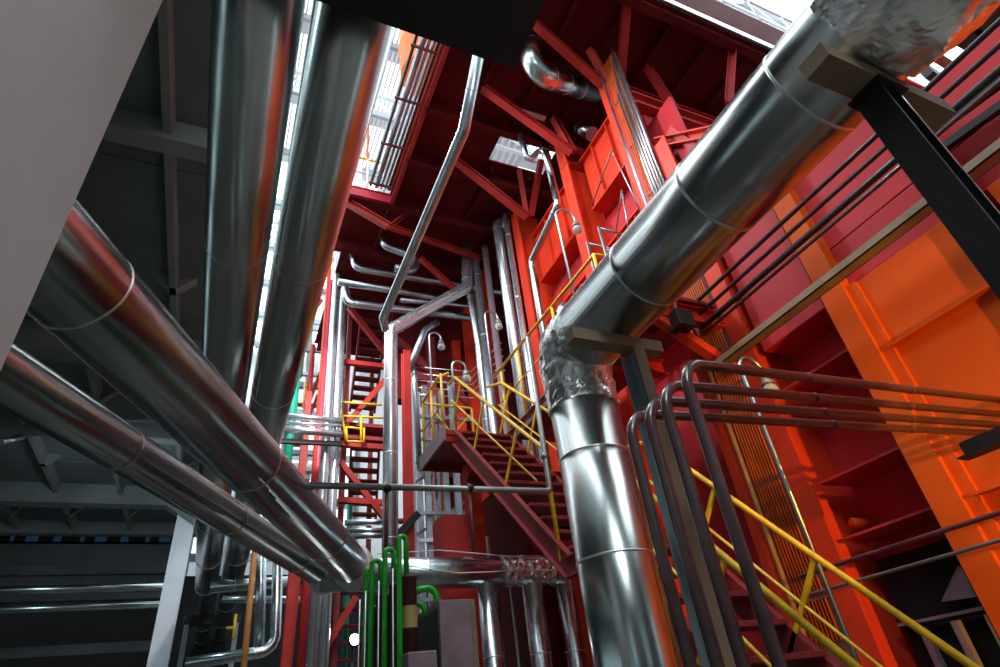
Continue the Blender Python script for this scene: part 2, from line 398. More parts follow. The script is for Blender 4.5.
# ================================================================== RIGHT: diagonal pipe and its supports
DX, DZ, DY, DR = 1.80, 3.48, 2.55, .195
DH = .217
pd = thing('insulated_pipe', (DX, DY, 0), 'huge shiny insulated pipe running from top right to an elbow and down', 'pipe')
ch = MB().tube([(DX, -1.6, DZ), (DX, DY + .02, DZ)], DH, 64).build('cladding', 'galv', pd)
for y in (.66, 1.2, 1.75): MB().ring((DX, y, DZ), (0, 1, 0), DH*.995, DH*1.012, .008, 64).build('seam_band', 'band', ch)
cv = MB().tube([(DX, DY, DZ - .1), (DX, DY, 0)], DR, 64).build('cladding', 'galv', pd)
for z in (2.78, 2.24, 1.7, 1.15, .6): MB().ring((DX, DY, z), (0, 0, 1), DR*.995, DR*1.012, .008, 64).build('seam_band', 'band', cv)
path = dense((DX, DY - .2, DZ), (DX, DY - .12, DZ), 2)
for k in range(1, 9):
    a = PI/2 * k / 9; path.append(V((DX, DY - .12 + .12*math.sin(a), DZ - .12 + .12*math.cos(a))))
path += dense((DX, DY, DZ - .12), (DX, DY, DZ - .40), 4)
crumple(path, (.226, .206), .024, 15).build('foil_wrap', 'foil', pd, label='crumpled silver foil wrapped round the elbow')
crumple(dense((DX, .42, DZ), (DX, -1.2, DZ), 8), .252, .055, 6).build('foil_wrap', 'foil', pd, label='baggy silver foil wrap at the top right end')
t = thing('pipe_support', (1.75, .49, 0), 'black steel post with a tan cross beam under the big pipe, top right', 'pipe support')
MB().box((1.47, .44, 3.185), (2.1, .53, 3.253)).build('cross_beam', 'tan', t)
MB().box((1.70, .45, 0), (1.712, .54, 3.17)).box((1.712, .488, 0), (1.788, .5, 3.17)).build('post', 'black', t)
MB().box((1.788, .45, 0), (1.80, .54, 3.17)).build('flange', 'galv_dull', t)  # bright metal paints the lit right edge into the flange
MB().box((1.68, .43, 3.17), (1.82, .55, 3.185)).build('head_plate', 'black', t)
t = thing('pipe_support', (1.85, 2.06, 0), 'tan and blue grey steel post under the pipe just before its elbow', 'pipe support')
MB().box((1.465, 2.03, 3.195), (2.03, 2.11, 3.263)).build('cross_beam', 'tan', t)
MB().box((1.805, 2.0, 0), (1.87, 2.012, 3.18)).build('flange', 'tan', t); MB().box((1.80, 2.11, 0), (1.90, 2.122, 3.18)).build('flange', 'bluegrey', t)
MB().box((1.845, 2.012, 0), (1.855, 2.11, 3.18)).build('web', 'bluegrey', t)

# four bent brown pipes
names = ('nearest and tallest of the four bent brown pipes at right', 'second tallest of the four bent brown pipes at right', 'third tallest of the four bent brown pipes at right', 'lowest and leftmost of the four bent brown pipes at right')
for k, ((vx, vy), (hx, hy), (ex, ey), yy) in enumerate((((704, 436), (714, 368), (1000, 400), 1.45), ((675, 436), (690, 388), (1000, 414), 1.53), ((654, 436), (672, 403), (1000, 425), 1.61), ((632, 436), (655, 416), (1000, 434), 1.69))):
    a = aY(vx, vy, yy); b = aY(hx, hy, yy); e = aX(ex, ey, 4.57)
    t = thing('bent_pipe', (a.x, yy, 0), names[k], 'pipe', 'bent brown pipes')
    MB().tube([(a.x, yy, 0), (a.x, yy, b.z), e], .0215, 18, .13).build('tube', 'brownpipe', t)
    for q in (.28 + .05*k, .60 + .02*k): MB().ring(V((a.x, yy, b.z)).lerp(e, q), e - V((a.x, yy, b.z)), .0205, .024, .012, 18).build('weld_seam', 'oxide', t)
solo('steel_angle', MB().angle(aX(958, 451, 3.75), aX(958, 451, 3.75) + V((0, -1.3, 0)), .1, .012), 'black', 'black steel angle jutting in at right edge under the brown pipes', 'bracket')

# ================================================================== BOILER
bo = thing('boiler', (5.2, 2.5, 0), 'giant red boiler casing, warm lamp light in its lower colour, with steel columns on the right', 'boiler')
Pt = lambda name, mb, mat, **k: mb.build(name, mat, bo, **k)
Pt('casing', MB().box((5.05, -.5, 1.9), (9, 2.5, 5.4)).box((5.05, 2.5, 1.9), (9, 3.9, 7.0)).box((5.05, 3.9, 1.9), (9, 8.0, 7.6)).box((5.05, 3.95, 7.6), (5.3, 8.0, 9.7)), 'red_cool_lit')
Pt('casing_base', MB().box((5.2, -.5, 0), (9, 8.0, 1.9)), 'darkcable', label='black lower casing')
# upper cladding, cool daylight tint put into its red
Pt('cladding_panel', MB().box((4.64, 2.58, 4.42), (5.05, 3.34, 6.9)), 'red_cool_lit', bevel=.01)
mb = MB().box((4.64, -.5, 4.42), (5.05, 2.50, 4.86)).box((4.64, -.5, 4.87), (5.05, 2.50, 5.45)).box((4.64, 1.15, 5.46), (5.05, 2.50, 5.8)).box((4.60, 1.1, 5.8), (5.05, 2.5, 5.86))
Pt('cladding_panel', mb, 'red_cool_lit', bevel=.006)
Pt('cladding_panel', MB().box((4.58, 1.36, 1.95), (5.05, 2.21, 4.40)), 'red_warm_lit', label='broad panel with warm lamp light in its colour', bevel=.006)
Pt('cladding_panel', MB().box((4.58, -.5, 1.95), (5.05, 1.12, 4.40)), 'red_warm_lit', bevel=.006)
Pt('stiffener', MB().box((4.50, 1.36, 3.73), (4.58, 2.22, 3.75)), 'red_warm_lit')
Pt('stiffener', MB().box((4.50, 1.36, 2.55), (4.58, 2.22, 2.57)), 'red_warm_lit')
for z in (3.05, 2.58, 3.95): Pt('stiffener', MB().box((4.62, 2.56, z), (5.05, 3.34, z + .02)), 'red_cool_lit')
def column(y0, y1, z0, z1, mat='red', web=True, xf=4.5):
    Pt('column_flange', MB().box((xf, y0, z0), (xf + .035, y1, z1)), mat)
    if web: Pt('column_web', MB().box((xf + .035, (y0+y1)/2 - .015, z0), (5.05, (y0+y1)/2 + .015, z1)), mat)
column(2.29, 2.5, 1.5, 6.9, 'red_warm_lit', False); Pt('column_web', MB().box((4.535, 2.29, 1.5), (4.63, 2.32, 5.75)), 'red_warm_lit')
Pt('column_web', MB().box((4.535, 2.44, 1.5), (4.63, 2.47, 5.75)), 'red_warm_lit')
column(1.14, 1.34, 1.5, 5.2, 'red_warm_lit', False)
column(3.9, 4.14, 0, 10.3); column(3.34, 3.56, 0, 7.8)
Pt('top_beam', MB().ibeam((4.5, 3.62, 8.95), (8, 3.62, 8.95), .16, .26, .02, .015), 'beam_red')
Pt('cladding_panel', MB().box((4.9, 3.3, 7.0), (4.95, 3.9, 8.8)), 'red_cool_lit')
Pt('recess_strip', MB().box((4.545, 2.20, 1.5), (4.6, 2.30, 4.4)), 'red_warm_lit')
Pt('joint_gap', MB().box((4.63, 2.5, 1.5), (4.66, 2.58, 6.9)), 'matte_black', label='black vertical joint beside the column with warm light in its colour')
Pt('opening', MB().box((4.9, 2.58, 0), (5.04, 3.34, 2.42)).box((5.0, .5, 0), (5.04, 2.58, 1.94)), 'matte_black', label='black fill in the dark recess')  # solid black box gives the recess its darkness by colour
column(5.36, 5.60, 0, 10.35); column(7.30, 7.55, 0, 10.4)
for y0, y1 in ((4.14, 5.34), (5.62, 7.28)):
    for z0, z1 in ((8.5, 9.66), (6.75, 7.55), (5.5, 5.9)):
        Pt('girder', MB().box((4.83, y0, z0), (4.86, y1, z1)).box((4.74, y0, z1), (5.05, y1, z1 + .03)).box((4.74, y0, z0 - .03), (5.05, y1, z0)), 'red')
        for f in (.3, .68): Pt('stiffener', MB().box((4.76, y0 + (y1-y0)*f, z0), (4.83, y0 + (y1-y0)*f + .02, z1)), 'red')
for y0 in (3.98, 5.44):
    Pt('top_beam', MB().ibeam((4.5, y0, 9.75), (9.5, y0, 9.75), .22, .3, .02, .015), 'beam_red')
Pt('cladding_panel', MB().prism([(4.64, 2.58, 6.88), (4.64, 3.34, 6.88), (4.64, 3.34, 7.75), (4.64, 2.58, 6.95)], (.3, 0, 0)), 'red_cool_lit')
Pt('top_beam', MB().ibeam((4.62, 2.5, 6.88), (4.62, 3.56, 7.92), .2, .14, .02, .015), 'red')
Pt('stiffener', MB().bar((4.6, 2.95, 6.9), (4.6, 3.3, 7.9), .03, .1), 'beam_red')
Pt('column_head', MB().box((4.45, 2.27, 6.6), (4.7, 2.53, 6.98)), 'red', bevel=.01)
for x in (5.6, 6.9): Pt('top_beam', MB().ibeam((x, 2.2, 7.45), (x, 8, 7.45), .22, .28, .02, .015), 'beam_red')
Pt('hex_bolt', MB().lathe((5.0, 3.32, 2.72), [(0, -.2), (.045, -.2), (.045, 0), (0, 0)], (1, 0, 0), 6), 'red_warm_lit')  # hexagonal bolt head on the recessed casing
# cable run on the boiler column
t = thing('cable_run', (4.5, 3.72, 0), 'bundle of thin orange red cables running down the boiler column', 'cables')
for k in range(9):
    y = 3.60 + k*.033; MB().tube([(4.475, y, 1.9), (4.475, y, 10.2)], .010, 8).build('cable', 'cable', t)
MB().box((4.49, 3.57, 1.7), (4.50, 3.9, 10.2)).build('tray', 'oxide', t)
for k in range(8): MB().box((4.46, 3.57, 2.2 + k), (4.5, 3.9, 2.22 + k)).build('rung', 'oxide', t)
solo('conduit', MB().tube([(4.44, 3.90, 0), (4.44, 3.90, 5.25)], .022, 12), 'rust', 'rusty brown conduit on the left of the cable bundle', 'conduit')
solo('conduit', MB().tube([(4.42, 3.93, 5.25), (4.42, 3.93, 10.2)], .02, 12), 'galv_small', 'silver conduit beside the upper cable bundle on the red column', 'conduit')
# pipes and trays running along the boiler face
def run(px_, X, r, mat, name, label, cat, y0=-3, y1=3.6, group='pipe runs across the boiler face'):
    q = aX(*px_, X); return solo(name, MB().tube([(X, y0, q.z), (X, y1, q.z)], r, 14), mat, label, cat, group)
run((812, 195), 4.2, .022, 'darkcable', 'pipe_run', 'upper thin black pipe crossing the red boiler cladding', 'pipe')
run((819, 207), 4.25, .020, 'darkcable', 'pipe_run', 'second thin black pipe just under the topmost run', 'pipe')
run((863, 188), 4.2, .030, 'darkcable', 'pipe_run', 'thicker dark pipe with a glossy highlight crossing the cladding', 'pipe')
run((868, 194), 4.2, .018, 'brownpipe', 'pipe_run', 'thin dark pipe hugging the glossy thick run', 'pipe')
q = aX(848, 267, 4.2)
t = thing('cable_tray', (4.2, .3, q.z), 'dusty grey brown cable tray above the broad panel with warm light in its colour', 'tray', None)
MB().box((4.14, -3, q.z - .03), (4.26, 3.55, q.z - .02)).box((4.14, -3, q.z - .03), (4.15, 3.55, q.z + .04)).box((4.25, -3, q.z - .03), (4.26, 3.55, q.z + .04)).build('tray_body', 'tan', t)
MB().tube([(4.18, -3, q.z), (4.18, 3.55, q.z)], .017, 10).build('cable', 'darkcable', t); MB().tube([(4.22, -3, q.z), (4.22, 3.55, q.z)], .015, 10).build('cable', 'greycable', t)
run((920, 538), 4.3, .016, 'oxide', 'pipe_run', 'upper thin brown pipe over the dark opening at lower right', 'pipe', group='thin pipes at lower right')
run((920, 563), 4.3, .012, 'greycable', 'pipe_run', 'lower thin grey pipe over the dark opening at lower right', 'pipe', group='thin pipes at lower right')
# steel in the dark opening at lower right
t = thing('burner_frame', (4.85, 2.9, 0), 'dusty purple brown steel frame in the dark opening at lower right', 'frame')
MB().prism([(4.84, 2.62, 2.2), (4.84, 2.72, 2.22), (4.84, 2.95, 2.03), (4.84, 2.62, 2.01)], (.03, 0, 0)).build('bracket', 'purple', t)
for y in (2.66, 2.9, 3.15): MB().box((4.83, y, .2), (4.88, y + .05, 1.9)).build('post', 'purple', t)
MB().box((4.82, 2.58, 1.93), (4.88, 3.34, 1.95)).build('rail', 'purple', t)

# ================================================================== DECK OVERHEAD
dz = 10.8
dk = thing('overhead_deck', (4.5, 6, 10.5), 'dark red steel deck seen from below at the top', 'platform')
D = lambda name, mb, mat, **k: mb.build(name, mat, dk, **k)
h0 = aZ(489, 162, dz); h1 = aZ(545, 172, dz)
hx0, hx1, hy0, hy1 = 3.65, 4.85, 5.8, 6.6
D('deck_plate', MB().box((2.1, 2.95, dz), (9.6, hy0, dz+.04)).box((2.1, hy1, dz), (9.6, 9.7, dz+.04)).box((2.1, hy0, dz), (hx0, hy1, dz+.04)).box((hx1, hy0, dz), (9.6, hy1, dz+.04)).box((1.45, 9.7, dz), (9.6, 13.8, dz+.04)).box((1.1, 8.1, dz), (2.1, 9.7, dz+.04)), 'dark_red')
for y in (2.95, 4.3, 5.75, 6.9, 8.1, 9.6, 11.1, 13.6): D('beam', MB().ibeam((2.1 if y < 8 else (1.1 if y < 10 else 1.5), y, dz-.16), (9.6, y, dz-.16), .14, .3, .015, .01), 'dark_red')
x = 2.12
while x < 9.5:
    for a, b in ((2.95, hy0 - .1), (hy1 + .1, 9.7)): D('stringer', MB().bar((x, a, dz-.07), (x, b, dz-.07), .05, .12), 'dark_red')
    x += .82
D('edge_beam', MB().channel((2.1, 2.9, dz-.1), (2.1, 8.1, dz-.1), .08, .28, .015), 'beam_red'); D('edge_beam', MB().channel((1.1, 8.08, dz-.1), (2.1, 8.08, dz-.1), .08, .26, .015), 'crimson')
def brace(a, b, w=.13, h=.13): D('brace', MB().ibeam(a, b, w, h, .016, .012), 'beam_red')
brace(aZ(483, 88, 10.6), aX(572, 152, 4.5)); brace(aZ(455, 160, 10.6), aX(527, 217, 4.45)); brace(aZ(526, 16, 10.6), aX(602, 84, 4.5))
brace(aZ(340, 198, 10.6), aZ(388, 226, 9.9)); brace(aZ(405, 215, 10.65), aZ(390, 226, 9.9), .08, .08); brace(aZ(388, 226, 9.9), aZ(480, 258, 10.4), .1, .1)
brace(aZ(627, -2, 10.7), aX(620, 85, 4.9)); brace(aZ(733, 45, 10.7), aX(729, 102, 6.3)); brace(aZ(554, 118, 10.65), aX(573, 152, 4.6), .12, .12)
brace(aZ(519, 170, 10.6), aX(527, 217, 4.5), .1, .1); brace(aZ(541, 160, 10.6), aX(531, 216, 4.55), .1, .1); brace(aZ(590, 50, 10.6), aX(612, 90, 4.6), .12, .12)
brace(aZ(648, 68, 10.5), aX(676, 112, 5.6), .12, .12); brace(aZ(420, 258, 10.0), aZ(456, 290, 9.6), .1, .1)
# catwalk and cables on the deck's near edge
t = thing('edge_catwalk', (6, 2.7, 10.9), 'white steel catwalk along the sunlit edge of the red deck', 'catwalk')
MB().box((3.6, 2.55, 10.82), (9.6, 2.8, 10.86)).build('walkway', 'white', t)
MB().tube([(3.6, 2.55, 11.5), (9.6, 2.55, 11.5)], .02, 8).build('handrail', 'white', t)
for k in range(8): MB().tube([(3.7 + k*.8, 2.55, 10.85), (3.7 + k*.8, 2.55, 11.5)], .018, 8).build('post', 'white', t)
for k in range(3): MB().tube([(3.6, 2.86 + .03*k, 10.84), (9.6, 2.86 + .03*k, 10.84)], .015, 8).build('cable', 'darkcable' if k % 2 else 'galv_small', t)
# pipe bundle along the deck's left edge
t = thing('pipe_bundle', (1.9, 5.5, 10.9), 'bundle of parallel silver pipes and a black one along the deck edge', 'pipes')
for x, r, mat in ((1.66, .03, 'darkcable'), (1.78, .055, 'galv_small'), (1.88, .03, 'galv_small'), (1.96, .03, 'galv_small'), (2.03, .025, 'darkcable'), (2.08, .03, 'cable')):
    MB().tube([(x, 2.2, 10.95), (x, 8.05, 10.95)], r, 12).build('pipe', mat, t)
for k in range(6): MB().box((1.6, 2.9 + k*1.0, 10.86), (2.15, 2.94 + k*1.0, 10.9)).build('bracket', 'oxide', t)
c = aZ(424, 40, 14.0)
solo('round_duct', MB().lathe((c.x, c.y, 12.6), [(0, 0), (.5, 0), (.52, .02), (.52, .9), (.55, .92), (.55, 1.0), (.52, 1.02), (.52, 2.6), (.3, 3.2), (.3, 5.4), (0, 5.4)], seg=40), paint('orange_duct_paint', (.85, .14, .02), .45, .15, 1.5), 'bright orange round duct above the deck beside the roof gap', 'duct')
# gallery railing on the deck wing
t = thing('gallery_railing', (1.6, 8.12, 10.85), 'yellow and white railing on the gallery beside the overhead pipes', 'railing')
for z, m_ in ((11.85, 'yellow'), (11.4, 'white')): MB().tube([(.9, 8.15, z), (2.1, 8.15, z)], .025, 8).build('rail', m_, t)
for x in (.95, 1.3, 1.62, 1.95): MB().tube([(x, 8.15, 10.84), (x, 8.15, 11.85)], .025, 8).build('post', 'white', t)
solo('gallery_post', MB().box((1.5, 8.9, 10.84), (1.64, 9.04, 17)), 'white', 'tall white post rising behind the gallery railing', 'post')
solo('gallery_post', MB().tube([(1.75, 8.9, 10.84), (1.75, 8.9, 15)], .03, 10), 'cable', 'thin orange post right of the tall white gallery post', 'post')
# silver duct elbow under the deck
clad_pipe('short segmented silver duct elbow hanging under the red deck', [aZ(533, 36, 10.75), aZ(529, 72, 9.95), aX(596, 93, 4.75)], .17, 'galv', bend=.42, step=.35, start=.2, name='duct_elbow', seg=32)
clad_pipe('silver pipe in the dark behind the duct elbow brace', [aX(569, 122, 4.9), aX(592, 134, 5.0)], .13, 'galv', step=5, name='duct_stub', seg=24)
solo('light_fixture', MB().box(aZ(519, 108, 10.6), aZ(519, 108, 10.6) + V((.55, .1, .06))), 'galv_small', 'dim silver lamp housing under the deck near the hole', 'lamp')

# ================================================================== MAIN STAIR, LANDING, CATWALK
XL, XR = 2.7, 3.45
st = thing('staircase', (3.08, 4.4, 0), 'dark red steel staircase with yellow handrails beside the boiler', 'stairs')
SL = .94; SM = 1.09
def flight(y0, z0, y1, n, SL=SL):
    z1 = z0 - SL*(y0 - y1)
    for x, sd in ((XL - .02, -1), (XR + .02, 1)):
        MB().channel((x, y0, z0 - .1), (x, y1, z1 - .1), .06, .2, .014, side=sd).build('stringer', 'maroon', st)
    for k in range(n):
        f = (k + .5) / n; y = y0 + (y1 - y0)*f; z = z0 + (z1 - z0)*f
        MB().box((XL + .01, y - .12, z - .045), (XR - .01, y + .12, z - .01)).build('tread', 'maroon', st, bevel=.004)
    return z1
zl = flight(6.95, 5.1, 4.46, 12)
MB().box((XL - .05, 3.9, zl - .06), (XR + .05, 4.46, zl - .01)).build('landing', 'maroon', st)
MB().channel((XL - .05, 3.9, zl - .1), (XL - .05, 4.46, zl - .1), .05, .16).build('stringer', 'maroon', st)
flight(3.9, zl, 3.9 - zl/SM, 13, SM)
nv = V((0, -SL, 1)).normalized(); dv = V((0, -1, -SL)).normalized()
for x, nm in ((XL, 'left'), (XR, 'right')):
    rl = lambda y, z0, yy: V((x, y, z0 - SL*(yy - y)))
    off = .9
    A = V((x, 6.82, 5.1 - SL*.13 + off)); B = V((x, 4.62, 5.1 - SL*(6.95 - 4.62) + off)); Cc = V((x, 4.05, zl + off)); Dd = V((x, 1.2, zl + off - SM*2.78))
    pts = [A + V((0, .25, .02)), A, B, Cc if x == XR else B + V((0, 0, -.95))]
    if x == XR: pts = [V((x, 7.35, 6.1)), A, B + V((0, -.06, 0))]
    MB().tube(pts, .022, 10, .08).build('handrail', 'yellow', st)
    MB().tube([V((x, 3.98, zl)), V((x, 3.98, zl + off)), Dd], .022, 10, .08).build('handrail', 'yellow', st)
    MB().tube([A - nv*.33 + dv*.05, B - nv*.33], .012, 8).build('mid_rail', 'yellow', st)
    MB().tube([V((x, 3.98, zl + off)) - nv*.33 + dv*.1, Dd - nv*.33], .012, 8).build('mid_rail', 'yellow', st)
    for f in (.10, .42, .78): q = A + (B - A)*f; MB().bar(q, q - nv*.68, .035, .02, (1, 0, 0)).build('post', 'yellow', st)
    MB().bar(B, V((x, B.y, zl)), .035, .02, (1, 0, 0)).build('post', 'yellow', st)
    for f in (.22, .45, .68, .9): q = V((x, 3.98, zl + off)) + (Dd - V((x, 3.98, zl + off)))*f; MB().bar(q, q - nv*.68, .035, .02, (1, 0, 0)).build('post', 'yellow', st)
    if x == XR: MB().tube([B, V((x, 3.98, zl + off))], .02, 8).build('handrail', 'yellow', st)
ld = thing('stair_landing', (3, 7.5, 5.1), 'top landing of the main stair with a yellow railing around it', 'landing')
MB().box((2.56, 6.95, 5.03), (3.5, 8.1, 5.1)).build('deck_plate', 'maroon', ld); MB().box((2.53, 6.95, 4.94), (2.56, 8.1, 5.16)).build('toe_board', 'purple', ld)
MB().bar((2.56, 7.0, 5.0), (3.5, 7.0, 5.0), .05, .12).build('beam', 'red', ld); MB().bar((2.56, 8.05, 5.0), (3.5, 8.05, 5.0), .05, .12).build('beam', 'maroon', ld)
MB().tube([(2.6, 8.05, 5.1), (2.6, 8.05, 6.1), (2.6, 7.25, 6.1), (2.72, 7.1, 6.12)], .022, 10, .05).build('handrail', 'yellow', ld)
MB().tube([(2.6, 8.05, 6.08), (3.45, 8.05, 6.08), (3.45, 8.05, 5.1)], .02, 10, .04).build('handrail', 'yellow', ld)
MB().tube([(2.6, 8.05, 5.2), (3.45, 8.05, 5.2)], .015, 8).build('mid_rail', 'yellow', ld); MB().tube([(2.6, 8.05, 5.6), (2.6, 7.1, 5.6)], .012, 8).build('mid_rail', 'yellow', ld)
for y in (7.12, 7.6): MB().tube([(2.6, y, 5.1), (2.6, y, 6.1)], .02, 8).build('post', 'yellow', ld)
MB().tube([(2.75, 8.05, 5.15), (3.4, 8.05, 5.95)], .012, 8).build('cross_brace', 'yellow', ld)
MB().tube([(2.8, 8.05, 5.95), (3.4, 8.05, 5.15)], .012, 8).build('cross_brace', 'yellow', ld)
cw = thing('catwalk', (3.9, 5.2, 5.1), 'catwalk with a yellow handrail along the boiler behind the elbow pipe', 'catwalk')
MB().box((3.52, 3.5, 5.06), (4.42, 7.0, 5.1)).build('walkway', 'maroon', cw); MB().channel((3.52, 3.5, 5.03), (3.52, 7.0, 5.03), .05, .18, .012, side=1).build('edge_beam', 'purple', cw)
MB().tube([(3.5, 7.2, 6.19), (3.5, 4.1, 6.1), (3.95, 4.1, 6.1)], .022, 10, .05).build('handrail', 'yellow', cw); MB().tube([(3.5, 7.0, 5.65), (3.5, 4.1, 5.62)], .012, 8).build('mid_rail', 'yellow', cw)
for y in (6.9, 6.3, 5.2, 4.12): MB().tube([(3.5, y, 5.1), (3.5, y, 6.12)], .02, 8).build('post', 'yellow', cw)
for y in (3.6, 4.6): MB().ibeam((3.4, y, 4.95), (4.5, y, 4.95), .12, .2, .014, .01).build('beam', 'red', cw)
MB().bar((3.45, 3.6, 4.95), (4.5, 3.62, 4.35), .1, .1).build('brace', 'red', cw)
for k, (x_, y_) in enumerate(((650, 320), (680, 322))):
    c = aX(x_, y_, 3.85); solo('junction_box', MB().box(c - V((.1, .1, .1)), c + V((.1, .1, .1))), 'black', ('left' if k == 0 else 'right') + ' black junction box under the catwalk end below the big pipe', 'box', None, .01)
    MB().bar(c + V((0, 0, .1)), (c.x, c.y, 5.05), .03, .03).build('hanger', 'galv_small', cw)
t = thing('grey_ladder_frame', (4.2, 4.45, 5.1), 'grey metal guard frame on the catwalk in front of the pink red column', 'frame')
for dx, dy in ((0, 0), (.45, 0), (0, .3), (.45, .3)): MB().tube([(3.9 + dx, 4.35 + dy, 5.1), (3.9 + dx, 4.35 + dy, 6.9)], .022, 8).build('post', 'galv_small', t)
for z in (6.0, 6.5, 6.88): MB().tube([(3.9, 4.35, z), (4.35, 4.35, z), (4.35, 4.65, z), (3.9, 4.65, z)], .018, 8).build('rail', 'galv_small', t)

# gooseneck lamps
def gooseneck(x, y, z0, z1, label, r=.017, dx=.24):
    t = thing('gooseneck_lamp', (x, y, z0), label, 'lamp', 'gooseneck lamps')
    pts = [(x, y, z0), (x, y, z1 - dx*.5)]
    for k in range(1, 9): a = PI*k/8; pts.append((x + dx*.5*(1 - math.cos(a)), y, z1 - dx*.5 + dx*.5*math.sin(a)))
    pts.append((x + dx, y, z1 - dx*.5 - .06))
    MB().tube(pts, r, 10).build('pole', 'galv_small', t)
    c = (x + dx, y, z1 - dx*.5 - .06)
    cp = MB().lathe(c, [(0, .02), (.035, .02), (.045, -.03), (.06, -.05), (.06, -.065), (0, -.065)]).build('cap', 'greycable', t)
    MB().lathe((c[0], c[1], c[2] - .065), [(.035, 0), (.06, -.025), (.07, -.06), (.058, -.1), (.03, -.12), (0, -.124)]).build('globe', 'glass', cp)
q = aX(576, 304, 3.52); gooseneck(3.52, q.y, 5.1, aX(556, 205, 3.52).z, 'gooseneck lamp on the catwalk, highest, against the red columns', dx=.3)
q = aX(492, 377, 3.6); gooseneck(3.6, q.y, 5.1, aX(484, 311, 3.6).z, 'gooseneck lamp in front of the upright bright pipes, second highest')
q = aY(433, 420, 8.3); gooseneck(q.x, 8.3, 4.6, aY(424, 331, 8.3).z, 'gooseneck lamp farthest left, before the dark crimson wall', dx=.22)
q = aY(455, 428, 7.08); gooseneck(q.x + .02, 7.08, 5.1, aY(449, 360, 7.08).z, 'gooseneck lamp standing at the stair top, over the landing rail', dx=.22)
q = aX(850, 645, 3.9); gooseneck(3.9, q.y, 0, aX(737, 356, 3.9).z, 'gooseneck lamp rising behind the four bent brown pipes', .02, .26)

# ================================================================== MIDDLE: frame rail, pipes
t = thing('conduit_rail', (1.6, 4.45, 3.3), 'grey conduit frame crossing the middle in front of the stair', 'frame')
zr = aY(430, 488, 4.45).z; xr = aY(550, 490, 4.45).x
MB().tube([(.50, 4.45, zr - .02), (xr, 4.45, zr + .02), (xr + .02, 4.45, aY(529, 338, 4.45).z)], .026, 12, .03).build('rail', 'greycable', t)
for px_ in (387, 470): q = aY(px_, 488, 4.45); MB().tube([(q.x, 4.47, q.z), (q.x, 4.47, aY(px_ + 4, 552, 4.47).z)], .016, 8).build('dropper', 'oxide', t); MB().ring((q.x, 4.45, q.z), (1, 0, 0), .024, .036, .03, 12).build('clamp', 'black', t)
MB().ring((xr, 4.45, zr + .35), (0, 0, 1), .024, .038, .03, 12).build('clamp', 'greycable', t)
a, b, c, d = aY(389, 500, 9), aY(391, 330, 9), aY(467, 287, 9), aY(467, 245, 9)
clad_pipe('bright upright pipe in the centre that bends up to the right', [(a.x, 9, .2), b, c, d], .125, 'silver_paint', bend=.16, step=1.4, start=1.2, seg=28)
a, b, c = aZ(481, 42, 7.6), aZ(464, 130, 7.0), aZ(383, 318, 7.0)
clad_pipe('long slender silver pipe slanting under the deck with a slight bend', [a, b, c, c + V((.1, .25, -.02))], .063, 'galv_small', bend=.1, step=30, seg=20)
hcol('steel_column', 2.68, 2.82, 9.4, 9.58, 8.0, 'beam_red', 'bright red steel column just right of the central upright pipe')
def vpipe(pts, r, mat, label, group='upright pipes left of the boiler', bend=.15, step=1.6, seg=20, nm='insulated_pipe'):
    return clad_pipe(label, pts, r, mat, bend=bend, step=step, start=.6, group=group, name=nm, seg=seg)
q0, q1, q2 = aX(467, 252, 4.25), aX(471, 295, 4.25), aX(481, 410, 4.25)
q1 = aY(470, 292, q1.y); vpipe([aY(466, 250, q1.y), q1, aY(479, 345, q1.y), (aY(479, 345, q1.y).x, q1.y, 1)], .09, 'silver_paint', 'bright upright pipe with a kink, leftmost beside the red posts')
q = aX(485, 345, 4.25); vpipe([(4.25, q.y, aX(474, 258, 4.25).z), (4.25, q.y, 1)], .085, 'silver_paint', 'upright pipe right of the kinked bright pipe')
q = aX(504, 270, 4.35); vpipe([(4.6, q.y, aX(496, 226, 4.35).z + .1), (4.35, q.y, aX(496, 226, 4.35).z), (4.35, q.y, .8)], .11, 'silver_paint', 'bluish bright upright pipe with a dark elbow on top')
q = aX(490, 290, 4.4); solo('conduit', MB().tube([(4.4, q.y, 0), (4.4, q.y, 10.6)], .07, 14), 'purple', 'dull grey brown upright pipe between the shiny ones', 'pipe')
q = aX(515, 278, 4.38); vpipe([(4.38, q.y, aX(504, 217, 4.38).z), (4.38, q.y, 1)], .06, 'silver_paint', 'slim bright pipe running down the left edge of the third red column')
q = aX(527, 330, 4.4)
a, b, c = aX(558, 205, 4.35), aX(531, 262, 4.35), aX(541, 316, 4.35)
y5 = c.y
vpipe([(4.35, a.y, aX(536, 140, 4.35).z), (4.35, a.y, a.z), (4.35, y5, b.z), (4.35, y5, 2)], .07, 'galv', 'silver pipe dropping down the red column then kinking left', None, .12)
a, b, c, d = aZ(520, 134, 10.4), aZ(528, 164, 9.9), aZ(542, 146, 10.2), aX(556, 190, 4.4)
vpipe([a, b, c, d], .055, 'chrome', 'zigzag silver pipe in front of the bright hole in the deck', None, .08)
for (bx, tx, lab, mat, x0) in (((475, 405), (463, 310), 'red post directly behind the kinked bright pipe', 'red', .2), ((492, 345), (482, 272), 'red post between the bright upright pipe pairs', 'red', .2)):
    q = aX(*bx, 4.55); z1 = aX(*tx, 4.55).z; hcol('steel_post', 4.5, 4.5 + x0, q.y, q.y + .2, z1, mat, lab)
solo('rod_frame', MB().tube([aX(592, 205, 4.45), aX(612, 150, 4.45) , aX(640, 210, 4.45)], .012, 6).tube([aX(630, 240, 4.45), aX(622, 190, 4.45), aX(616, 232, 4.45)], .012, 6), 'galv_small', 'thin bent rods on the red girder wall near the lamp', 'rod')
t = thing('conduit_group', (4.45, 3.65, 8), 'group of silver conduits running down the upper red column', 'pipes')
